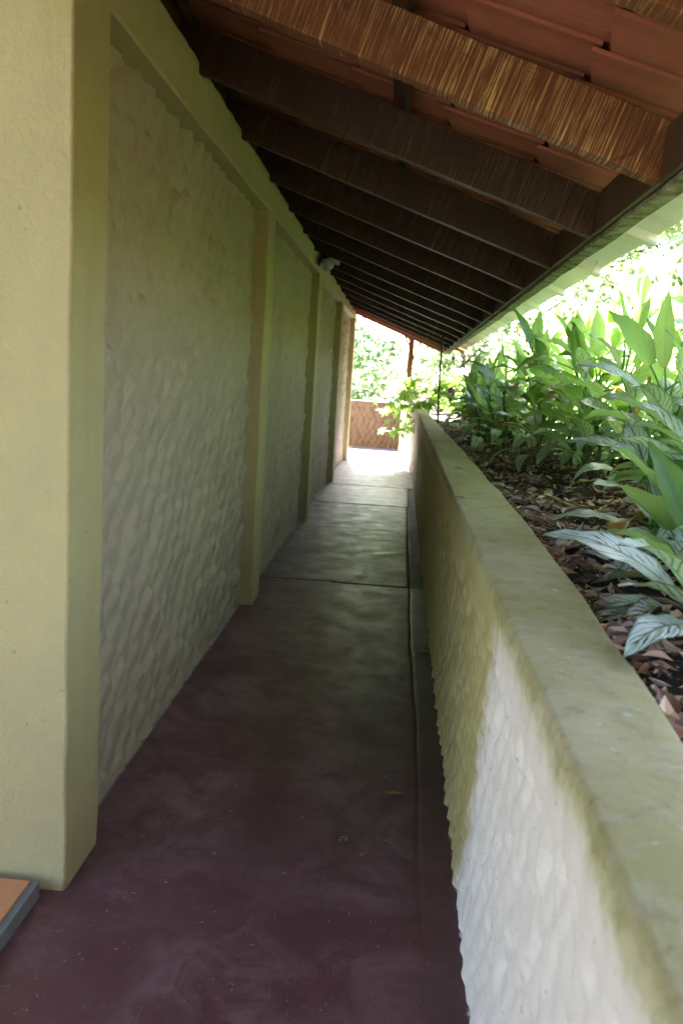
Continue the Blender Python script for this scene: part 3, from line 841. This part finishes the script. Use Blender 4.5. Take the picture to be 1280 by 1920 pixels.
# ------------------------------------------------------------------ leaves and plants
def blade_mesh(name, pet, Ln, Wd, elev, bend, fold, curl, mats, n=9, twist=0.0, wave=0.0, tipfrac=0.0, stiff=0.35):
    """a leaf with its petiole: starts at the origin, grows outwards along +X"""
    V, F, UV, MI = [], [], [], []
    pts = []
    p = Vector((0, 0, 0)); a = elev + 0.25
    if pet > 0:
        k = 5
        for i in range(k):
            pts.append(p.copy())
            a2 = a + (elev - a) * i / (k - 1)
            if i < k - 1: p = p + Vector((math.cos(a2), 0, math.sin(a2))) * (pet / (k - 1))
        tv_, tf_ = tube_data(pts, [0.0075, 0.006, 0.0045, 0.004, 0.0035], 5)
        V += tv_; F += tf_; UV += [(0.5, 0.5)] * len(tv_); MI += [1] * len(tf_)
    b0 = len(V)
    a = elev
    step = Ln / (n - 1)
    cross = [-1, -0.55, 0, 0.55, 1]
    for i in range(n):
        t = i / (n - 1)
        wd = Wd / 2 * (math.sin(math.pi * min(1, (t * 0.93 + 0.05)) ** 0.80) ** 0.85) * (1 - 0.35 * t ** 3)
        if i == n - 1: wd = Wd * 0.008
        d = Vector((math.cos(a), 0, math.sin(a))); nn = Vector((-math.sin(a), 0, math.cos(a)))
        tw = twist * t
        side = Vector((0, 1, 0)) * math.cos(tw) + nn * math.sin(tw)
        nrm = nn * math.cos(tw) - Vector((0, 1, 0)) * math.sin(tw)
        for c in cross:
            w_ = wave * math.sin(t * 17 + c * 2) * abs(c)
            V.append(p + side * (wd * c * math.cos(fold * abs(c))) + nrm * (wd * abs(c) * math.sin(fold) + w_))
            UV.append((t, 0.5 + c * 0.5))
        p = p + d * step
        a -= bend * (stiff + 1.3 * t) / (n - 1)
    for i in range(n - 1):
        for j in range(4):
            q = b0 + i * 5 + j
            F.append((q, q + 5, q + 6, q + 1)); MI.append(0)
    me = mesh(name, V, F, mats, True, UV)
    me.polygons.foreach_set('material_index', MI)
    me.update()
    return me
def variants(mat, cnt, seed, **kw):
    r = random.Random(seed); out = []
    for i in range(cnt):
        out.append(blade_mesh('leaf', r.uniform(0.10, 0.20), r.uniform(0.22, 0.29), r.uniform(0.09, 0.125), r.uniform(0.35, 1.15), r.uniform(0.5, 1.8), r.uniform(0.10, 0.5), 0, [M[mat], M['petiole']], twist=r.uniform(-0.7, 0.7), wave=0.005))
    return out
SIL = variants('silver_leaf', 8, 1)
GRN = variants('green_leaf', 7, 2)
UPR = [blade_mesh('leaf', 0.16, random.uniform(0.24, 0.30), random.uniform(0.08, 0.105), random.uniform(1.25, 1.5), random.uniform(0.1, 0.7), 0.35, 0, [M['green_leaf'], M['petiole']], twist=random.uniform(-.5, .5), wave=0.004) for _ in range(4)]
DRP = [blade_mesh('leaf', 0.12, random.uniform(0.24, 0.29), random.uniform(0.085, 0.105), random.uniform(0.1, 0.5), random.uniform(1.5, 2.2), 0.2, 0, [M['silver_leaf'], M['petiole']], twist=random.uniform(-.6, .6), wave=0.004) for _ in range(4)]
YEL = [blade_mesh('leaf', 0.12, 0.24, 0.09, 0.3, 2.0, 0.3, 0, [M['yellow_leaf'], M['petiole']], twist=0.4)]

def leafy_plant(x, y, hgt, nl, label, group, seed, lean=(0, 0), low=False):
    r = random.Random(seed)
    z0 = float(soil_z(x, y)) - 0.03
    t = tag(empty('leafy_plant', (x, y, z0)), label, 'plant', group)
    hs = max(0.10, hgt - 0.30)
    lx, ly = lean
    pts = []
    for i in range(6):
        q = i / 5
        pts.append((lx * q * q + 0.012 * math.sin(q * 9 + seed), ly * q * q + 0.012 * math.cos(q * 7 + seed), hs * q))
    tube('stem', pts, [0.013, 0.012, 0.012, 0.011, 0.011, 0.008], M['cane'], t, 6)
    ga = r.uniform(0, 6.28)
    for k in range(nl + 3):
        q = k / max(1, nl + 2)
        hq = 0.18 + 0.82 * q
        fi = min(4, int(hq * 5)); ft = hq * 5 - fi
        pA, pB = Vector(pts[fi]), Vector(pts[min(5, fi + 1)])
        pos = pA.lerp(pB, ft)
        if q > 0.8: me = r.choice(UPR + GRN[:2])
        elif q < 0.25: me = r.choice(DRP + SIL[:2])
        else: me = r.choice(SIL) if r.random() < 0.58 else r.choice(GRN)
        if r.random() < 0.045: me = YEL[0]
        ga += 2.4 + r.uniform(-0.5, 0.5)
        link('leaf', me, t, pos, (r.uniform(-.35, .35), r.uniform(-.3, .3), ga), r.uniform(0.85, 1.2))
    return t

BX = ([1.7, 2.1, 3.0, 3.7, 4.3, 4.75, 5.2, 5.9, 7.0, 7.7, 8.6, 9.6, 11], [0.78, 0.80, 0.98, 1.12, 1.14, 1.10, 1.03, 0.98, 0.84, 0.76, 0.86, 1.05, 1.3])
special = [
    (0.84, 2.18, 0.42, 12, 'low leafy plant with broad silver leaves drooping onto the litter, nearest to the camera', (-0.05, -0.05), True),
    (1.02, 2.62, 0.62, 14, 'leafy plant with one bright green leaf just behind the nearest drooping plant', (-0.08, 0), True),
    (0.78, 1.86, 0.34, 11, 'small low plant at the right edge with silver leaves lying on the litter', (-0.04, -0.04), True),
    (0.92, 2.42, 0.45, 13, 'bushy low plant between the nearest drooping plant and the taller rows', (-0.08, -0.04), True),
    (1.10, 2.85, 0.70, 16, 'leafy plant at the right edge just below the large bright leaves', (-0.12, 0), True),
    (1.22, 2.35, 0.60, 15, 'leafy plant half cut off by the right edge of the view above the drooping plant', (-0.1, 0), True),
    (0.98, 2.98, 0.45, 12, 'short leafy plant leaning out over the litter in front of the tall ones', (-0.12, -0.05), True),
    (1.10, 3.35, 0.85, 17, 'tall leafy plant at the right edge with large bright yellow-green leaves', (-0.12, 0.0), False),
    (1.16, 4.2, 0.92, 17, 'leafy plant in the front row with one long silver leaf hanging straight down', (-0.12, 0), False),
    (0.72, 7.6, 0.70, 15, 'dark leafy plant at the left end of the garden row, closest to the parapet', (-0.05, 0), False),
    (0.86, 6.9, 0.85, 15, 'slender leafy plant second from the left end of the garden row', (-0.05, 0), False),
]
for i, (x, y, hh, nl, lb, le, low) in enumerate(special):
    leafy_plant(x, y, hh, nl, lb, 'silver-veined plants in the garden bed', 100 + i, le, low)
r = random.Random(4)
cnt = 0; fr = -1
ORD = 'first second third fourth fifth sixth seventh eighth ninth tenth eleventh twelfth thirteenth fourteenth fifteenth sixteenth seventeenth eighteenth nineteenth twentieth twenty-first twenty-second twenty-third twenty-fourth twenty-fifth twenty-sixth twenty-seventh twenty-eighth twenty-ninth thirtieth'.split()
y = 2.75
while y < 10.6:
    bx = float(np.interp(y, *BX))
    for row in range(6 if y < 7 else 5):
        x = bx + 0.06 + row * 0.30 + r.uniform(-0.10, 0.10)
        yj = y + r.uniform(-0.14, 0.14)
        if row == 0 and any(abs(s[0] - x) < 0.2 and abs(s[1] - yj) < 0.22 for s in special): continue
        hh = r.uniform(0.62, 0.85) + 0.05 * min(row, 3) + (0.14 if 4.2 < y < 7.4 else 0)
        if y > 7.5: hh *= 0.78
        if row == 0: fr += 1
        lb = ('%s silver-veined plant of the front row, counting away from the camera' % ORD[fr]) if row == 0 else 'silver-veined leafy plant in the dense rows behind the front row'
        leafy_plant(x, yj, hh, r.randint(15, 19) if row < 3 else 11, lb, 'silver-veined plants in the garden bed', 300 + cnt, (r.uniform(-.14, .06), r.uniform(-.08, .08)))
        cnt += 1
    y += 0.29

# tall strap-leaved plant arching in from the upper right
strap = tag(empty('strap_leaf_plant', (1.72, 4.4, float(soil_z(1.72, 4.4)) - 0.03)), 'tall plant with long narrow blades arching in at the upper right', 'plant')
tube('stem', [(0, 0, 0), (0.01, 0, 0.6), (0.0, 0.02, 1.05), (-0.03, 0, 1.4)], [0.03, 0.027, 0.022, 0.014], M['cane'], strap, 8)
r = random.Random(8)
for k in range(16):
    me = blade_mesh('blade', 0.12, r.uniform(0.7, 0.95), r.uniform(0.065, 0.09), r.uniform(0.1, 0.6), r.uniform(0.9, 1.6), 0.25, 0, [M['tree_b'] if k % 3 else M['green_leaf'], M['petiole']], n=14, twist=r.uniform(-.5, .5), stiff=0.5)
    link('blade', me, strap, (-0.02, 0, 0.92 + 0.030 * k), (r.uniform(-.1, .1), 0, 3.1 + r.uniform(-1.5, 1.5) if k < 11 else r.uniform(0, 6.28)))

# climbing vine with lobed leaves over the far end of the parapet
def lobed_leaf(name, R):
    V = [Vector((0, 0, 0))]; prof = []
    lobes = [(-140, .42), (-118, .30), (-95, .62), (-72, .36), (-48, .85), (-26, .46), (0, 1.0), (26, .46), (48, .85), (72, .36), (95, .62), (118, .30), (140, .42)]
    for a, q in lobes:
        an = math.radians(a); rr = R * q
        V.append(Vector((rr * math.cos(an) + 0.0, rr * math.sin(an), -0.25 * rr * rr / R + 0.02 * R * math.sin(a))))
    F = [(0, i, i + 1) for i in range(1, len(lobes))]
    pv, pf = tube_data([(-R * 1.1, 0, -0.35 * R), (-R * 0.5, 0, -0.05 * R), (0, 0, -0.002)], [0.0025, 0.0022, 0.002], 4)
    b = len(V)
    me = mesh(name, V + pv, F + [tuple(i + b for i in q) for q in pf], [M['vine'], M['green_stem']], False)
    me.polygons.foreach_set('material_index', [0] * len(F) + [1] * len(pf))
    return me
LOB = [lobed_leaf('leaf', q) for q in (0.11, 0.13, 0.15)]
def vine(name, base, stems, n, label, seed, spread):
    r = random.Random(seed)
    t = tag(empty(name, base), label, 'vine')
    for s in stems:
        tube('stem', s, [0.006] + [0.0045] * (len(s) - 2) + [0.002], M['green_stem'], t, 5)
    for k in range(n):
        s = r.choice(stems); q = r.random() ** 0.8 * (len(s) - 1.001); i = int(q)
        p = Vector(s[i]).lerp(Vector(s[i + 1]), q - i)
        p += Vector((r.gauss(0, spread), r.gauss(0, spread), r.gauss(0, spread * 0.7)))
        az = r.uniform(0, 6.28)
        link('leaf', r.choice(LOB), t, p, (r.uniform(-.7, .7), r.uniform(-.3, .9), az), r.uniform(0.9, 1.4))
    return t
vine('climbing_vine', (0.36, 14.1, 0.92), [
    [(0, 0, 0), (-0.02, 0.1, 0.18), (-0.06, 0.0, 0.30), (-0.14, -0.2, 0.24), (-0.22, -0.3, 0.05), (-0.25, -0.25, -0.2), (-0.20, -0.2, -0.36)],
    [(0, 0.1, 0), (-0.10, 0.3, 0.30), (-0.28, 0.4, 0.36), (-0.42, 0.3, 0.24), (-0.52, 0.2, 0.14), (-0.58, 0.1, 0.08)],
    [(0.05, 0, 0), (0.02, 0.2, 0.28), (0.0, 0.5, 0.42), (-0.15, 0.7, 0.50), (-0.25, 0.8, 0.40)],
    [(0.05, 0.2, 0), (0.15, 0.3, 0.25), (0.25, 0.4, 0.42), (0.30, 0.5, 0.50), (0.34, 0.5, 0.35)],
    [(0.0, 0.2, 0), (-0.2, 0.5, 0.18), (-0.36, 0.5, 0.16), (-0.44, 0.4, -0.02), (-0.46, 0.3, -0.12)]], 150,
    'bright green lobed vine spilling over the far end of the parapet', 3, 0.12)
vine('climbing_vine', (0.95, 12.4, 0.72), [
    [(0, 0, 0), (0.05, 0.1, 0.22), (0.0, 0.2, 0.40), (-0.06, 0.2, 0.30)],
    [(0, 0, 0), (-0.12, 0.0, 0.16), (-0.16, -0.3, 0.22), (-0.18, -0.6, 0.12)],
    [(0, 0, 0), (0.2, -0.2, 0.2), (0.32, -0.4, 0.28), (0.36, -0.6, 0.12)]], 36,
    'second lobed vine growing on the soil behind the parapet by the black pipe', 6, 0.10)

# ------------------------------------------------------------------ trees and shrubs beyond
def crown_mesh(name, clumps, n, size, mat, seed, flat=0.5):
    """n small folded leaves spread through gaussian clumps [(centre, radii)]"""
    r = np.random.default_rng(seed)
    C = np.array([c[0] for c in clumps]); S = np.array([c[1] for c in clumps])
    wgt = S.prod(1) ** 0.6; wgt /= wgt.sum()
    idx = r.choice(len(clumps), n, p=wgt)
    d = r.normal(size=(n, 3)); d /= np.linalg.norm(d, axis=1)[:, None]
    rad = r.random(n)[:, None] ** 0.42
    P = C[idx] + d * rad * S[idx]
    ax = r.normal(size=(n, 3)); ax[:, 2] *= flat; ax[:, 2] -= 0.35; ax /= np.linalg.norm(ax, axis=1)[:, None]
    nn = r.normal(size=(n, 3)); nn[:, 2] += 0.8
    sd = np.cross(ax, nn); sd /= np.linalg.norm(sd, axis=1)[:, None] + 1e-9
    nn = np.cross(sd, ax)
    L = size * (0.6 + 0.8 * r.random(n))[:, None]; W = L * 0.27
    a = P; b = P + ax * L * 0.45 + sd * W + nn * L * 0.06; c = P + ax * L; e = P + ax * L * 0.45 - sd * W + nn * L * 0.06
    V = np.stack([a, b, c, e], 1).reshape(-1, 3)
    q = np.arange(n)[:, None] * 4
    F = np.concatenate([q + [0, 1, 2], q + [0, 2, 3]], 1).reshape(-1, 3)
    return fast_mesh(name, V, F, mat, False)

def tree(name, x, y, h, rad, label, mat, seed, n=7000, size=0.13, low=0.15, cat='tree', group='trees and shrubs beyond the walkway', tr=0.09, z0=None, nc=26):
    r = random.Random(seed)
    zb = (float(soil_z(x, y)) - 0.05 if (0.6 < x and y < 44) else -0.2) if z0 is None else z0
    t = tag(empty(name, (x, y, zb)), label, cat, group)
    clumps = []; limbs = []
    tp = [(0, 0, 0), (r.uniform(-.05, .05) * h, 0, h * 0.25), (r.uniform(-.08, .08) * h, r.uniform(-.05, .05) * h, h * 0.5), (r.uniform(-.06, .06) * h, 0, h * 0.8)]
    limbs.append(tube_data(tp, [tr, tr * .8, tr * .55, tr * .2], 7))
    for k in range(nc):
        a = r.uniform(0, 6.28); q = r.uniform(low, 1.0)
        rr = rad * math.sqrt(max(0.05, 1 - ((q - 0.5) / 0.62) ** 2)) * r.uniform(0.35, 1.0)
        c = Vector((rr * math.cos(a), rr * math.sin(a), h * q))
        s = rad * r.uniform(0.22, 0.42)
        clumps.append((tuple(c), (s, s, s * r.uniform(0.5, 0.8))))
        if k % 2 == 0:
            zst = max(0.05, min(0.75, q - 0.22)) * h
            i = min(2, int(zst / (h * 0.27))); st = Vector(tp[i]).lerp(Vector(tp[i + 1]), 0.5); st.z = zst
            mid = st.lerp(c, 0.55) + Vector((0, 0, 0.04 * h))
            limbs.append(tube_data([st, mid, c], [tr * .38, tr * .22, tr * .07], 5))
    v, f = merge(limbs)
    link('trunk', mesh('trunk', v, f, M['bark'], True), t)
    link('crown', crown_mesh('crown', clumps, n, size, M[mat], seed), t)
    return t

TREES = [
    # x, y, height, radius, label, material, leaves, size
    (-2.6, 24.5, 5.2, 2.6, 'broad pale tree right behind the end wall at the wall corner', 'tree_b', 8000, .15),
    (0.1, 28.0, 5.6, 2.5, 'light tree behind the end wall seen left of the red-brown post', 'tree_a', 7000, .16),
    (1.7, 25.0, 4.6, 2.0, 'loose tree seen between the post and the black pipe', 'tree_a', 6000, .14),
    (3.2, 22.0, 4.8, 2.2, 'feathery tree seen just right of the black pipe below the eave', 'tree_c', 8000, .13),
    (4.4, 17.5, 4.4, 2.0, 'yellow-green tree behind the left end of the plant row', 'tree_a', 8500, .11),
    (6.0, 20.0, 6.0, 2.6, 'taller tree standing behind the middle of the plant row', 'tree_c', 8500, .14),
    (4.6, 12.0, 3.6, 1.6, 'bushy tree rising directly behind the tall plant leaves', 'tree_a', 8000, .10),
    (-6.5, 30.0, 7.0, 3.5, 'far tree mostly hidden by the end of the long wall', 'tree_c', 5000, .2),
    (9.5, 24.0, 7.0, 3.2, 'tall far tree at the right beyond the garden', 'tree_b', 6000, .18),
]
for i, (x, y, h_, rd, lb, mt, n, sz) in enumerate(TREES):
    tree('leafy_tree', x, y, h_, rd, lb, mt, 500 + i, int(n * (0.6 if y > 20 else 1.0)), sz * 1.35)
SHRUBS = [
    (-1.0, 20.6, 1.5, 0.9, 'low yellow-green shrub showing just above the end wall', 'tree_a', 2600, .10),
    (0.9, 19.3, 1.7, 1.0, 'shrub behind the vine at the bend of the parapet', 'tree_a', 3500, .10),
    (1.45, 15.2, 0.8, 0.7, 'bright shrub below the hanging feeder', 'vine', 2600, .10),
    (2.3, 14.6, 1.5, 0.95, 'shrub right of the hanging feeder behind the plant row', 'tree_a', 3500, .10),
    (3.0, 11.2, 1.7, 1.0, 'pale shrub behind the dark leafy plants', 'tree_a', 3500, .10),
    (1.3, 11.4, 0.7, 0.55, 'small round shrub on the soil beyond the black pipe', 'vine', 2000, .09),
]
for i, (x, y, h_, rd, lb, mt, n, sz) in enumerate(SHRUBS):
    tree('shrub', x, y, h_, rd, lb, mt, 700 + i, n, sz, low=0.1, cat='shrub', tr=0.025, nc=18)

# ------------------------------------------------------------------ leaf litter and small things
def litter_mesh(n, seed, xr, yr, smin, smax):
    r = np.random.default_rng(seed); V, F = [], []
    rr = random.Random(seed)
    for k in range(n):
        y = rr.uniform(*yr) ; t = rr.random() ** 1.4 * xr
        x = float(outx(y)) + 0.005 + t
        L = rr.uniform(smin, smax); W = L * rr.uniform(0.28, 0.5); az = rr.uniform(0, 6.28)
        cv = rr.uniform(-1.1, 1.1) * L; lift = rr.uniform(0.0, 0.018); tilt = rr.uniform(-0.35, 0.35); roll = rr.uniform(-.5, .5)
        R3 = Euler((roll, tilt, az)).to_matrix()
        z = float(soil_z(x, y)) + 0.008 + lift
        b = len(V)
        jag = rr.uniform(0, 0.25)
        for i, (u, wv) in enumerate(((-.5, 0), (-.22, .8), (.12, 1), (.5, 0), (.15, -1 + jag), (-.2, -.85), (0, 0))):
            p = Vector((u * L, wv * W / 2, (abs(wv) * (0.28 + 0.5 * jag) * W + cv * u * u) + (0.0 if i < 6 else -0.02 * L)))
            V.append(R3 @ p + Vector((x, y, z)))
        for i in range(6): F.append((b + 6, b + i, b + (i + 1) % 6))
    return V, F
v1 = litter_mesh(1700, 1, 0.95, (1.0, 4.5), 0.03, 0.092)
v2 = litter_mesh(2000, 2, 1.2, (4.0, 10.5), 0.022, 0.07)
v3 = litter_mesh(3800, 3, 1.2, (1.0, 7.0), 0.008, 0.028)
V, F = merge([v1, v2, v3])
tag(link('leaf_litter', mesh('leaf_litter', V, F, M['litter'], False)), 'brown dry leaf litter covering the soil behind the parapet', 'leaf litter', kind='stuff')

# larger curled dead leaves
def curled(seed):
    r = random.Random(seed)
    return blade_mesh('dead_leaf', 0.0, r.uniform(0.15, 0.2), r.uniform(0.085, 0.11), 0.5, r.uniform(2.6, 4.6), r.uniform(0.4, 0.9), 0, [M['dead_leaf'], M['twig']], n=12, twist=r.uniform(-.8, .8), wave=0.009, stiff=0.6)
CUR = [curled(i) for i in range(5)]
spots = [(0.80, 3.35, 'large pale striped dead leaf lying open in the middle of the litter strip'), (0.745, 3.42, None), (0.70, 4.28, None), (0.60, 4.36, None), (0.69, 4.72, None), (0.78, 4.66, None), (0.63, 5.5, None), (0.60, 3.08, 'rolled grey dead leaf tight against the parapet edge'), (0.68, 2.16, 'grey curled dead leaf lowest on the soil strip, below the drooping plant'), (0.95, 3.0, None), (0.66, 5.9, None), (0.84, 5.2, None)]
r = random.Random(12)
for i, (x, y, lb) in enumerate(spots):
    o = link('dead_leaf', CUR[i % 5], None, (x, y, float(soil_z(x, y)) + 0.015), (r.uniform(-.3, .3), r.uniform(-.2, .2), r.uniform(0, 6.28)), r.uniform(0.75, 1.0))
    tag(o, lb or 'curled grey-brown dead leaf lying on the litter beside the parapet', 'dead leaf', 'curled dead leaves on the litter')
# twigs
r = random.Random(31)
for i in range(16):
    y = r.uniform(1.8, 6.6); x = float(outx(y)) + r.uniform(0.12, 0.6); a = r.uniform(0, 6.28); Ln = r.uniform(0.15, 0.4)
    pts = []
    for q in range(5):
        t = q / 4 - 0.5
        xx = x + math.cos(a) * Ln * t + r.gauss(0, 0.005); yq = y + math.sin(a) * Ln * t
        xx = max(xx, float(outx(yq)) + 0.02)
        pts.append((xx, yq, float(soil_z(xx, yq)) + 0.03 + 0.02 * math.sin(q * 1.3 + i)))
    o = tube('fallen_twig', pts, [0.006, 0.0055, 0.005, 0.004, 0.002], M['twig'], None, 5)
    tag(o, 'thin dry twig lying on the leaf litter', 'twig', 'twigs on the leaf litter')
# fallen branch, pale, among the plant feet
o = tube('fallen_branch', [(0.95, 6.35, 1.03), (1.08, 6.3, 1.05), (1.22, 6.28, 1.04), (1.36, 6.25, 1.09), (1.44, 6.2, 1.16)], [0.012, 0.016, 0.017, 0.014, 0.01], M['twig'], None, 7)
tag(o, 'pale fallen branch lying level among the feet of the plants', 'branch')
# stray leaves on the walkway and on the parapet
LF = blade_mesh('dry_leaf', 0.0, 0.075, 0.022, 0.1, 0.4, 0.3, 0, [M['yellow_leaf'], M['twig']], n=7)
LF2 = blade_mesh('dry_leaf', 0.0, 0.06, 0.02, 0.2, 0.5, 0.5, 0, [M['dead_leaf'], M['twig']], n=7)
for me, loc, rz, lb in [(LF, (0.05, 2.93, 0.004), 0.1, 'small tan fallen leaf on the maroon floor near the drain channel'),
                        (LF2, (0.215, 4.6, -0.004), 0.4, 'tiny pale leaf in the drain channel at the foot of the parapet'),
                        (LF2, (0.385, 4.93, 0.994), 2.5, 'dark shrivelled leaf on the parapet top, farther of two'),
                        (LF2, (0.312, 3.72, 0.992), 2.7, 'dark shrivelled leaf on the parapet top near its inner edge'),
                        (LF, (-0.62, 8.36, 0.008), 1.0, 'pale leaf on the grey floor by the second slab joint')]:
    tag(link('dry_leaf', me, None, loc, (0, 0, rz)), lb, 'leaf')
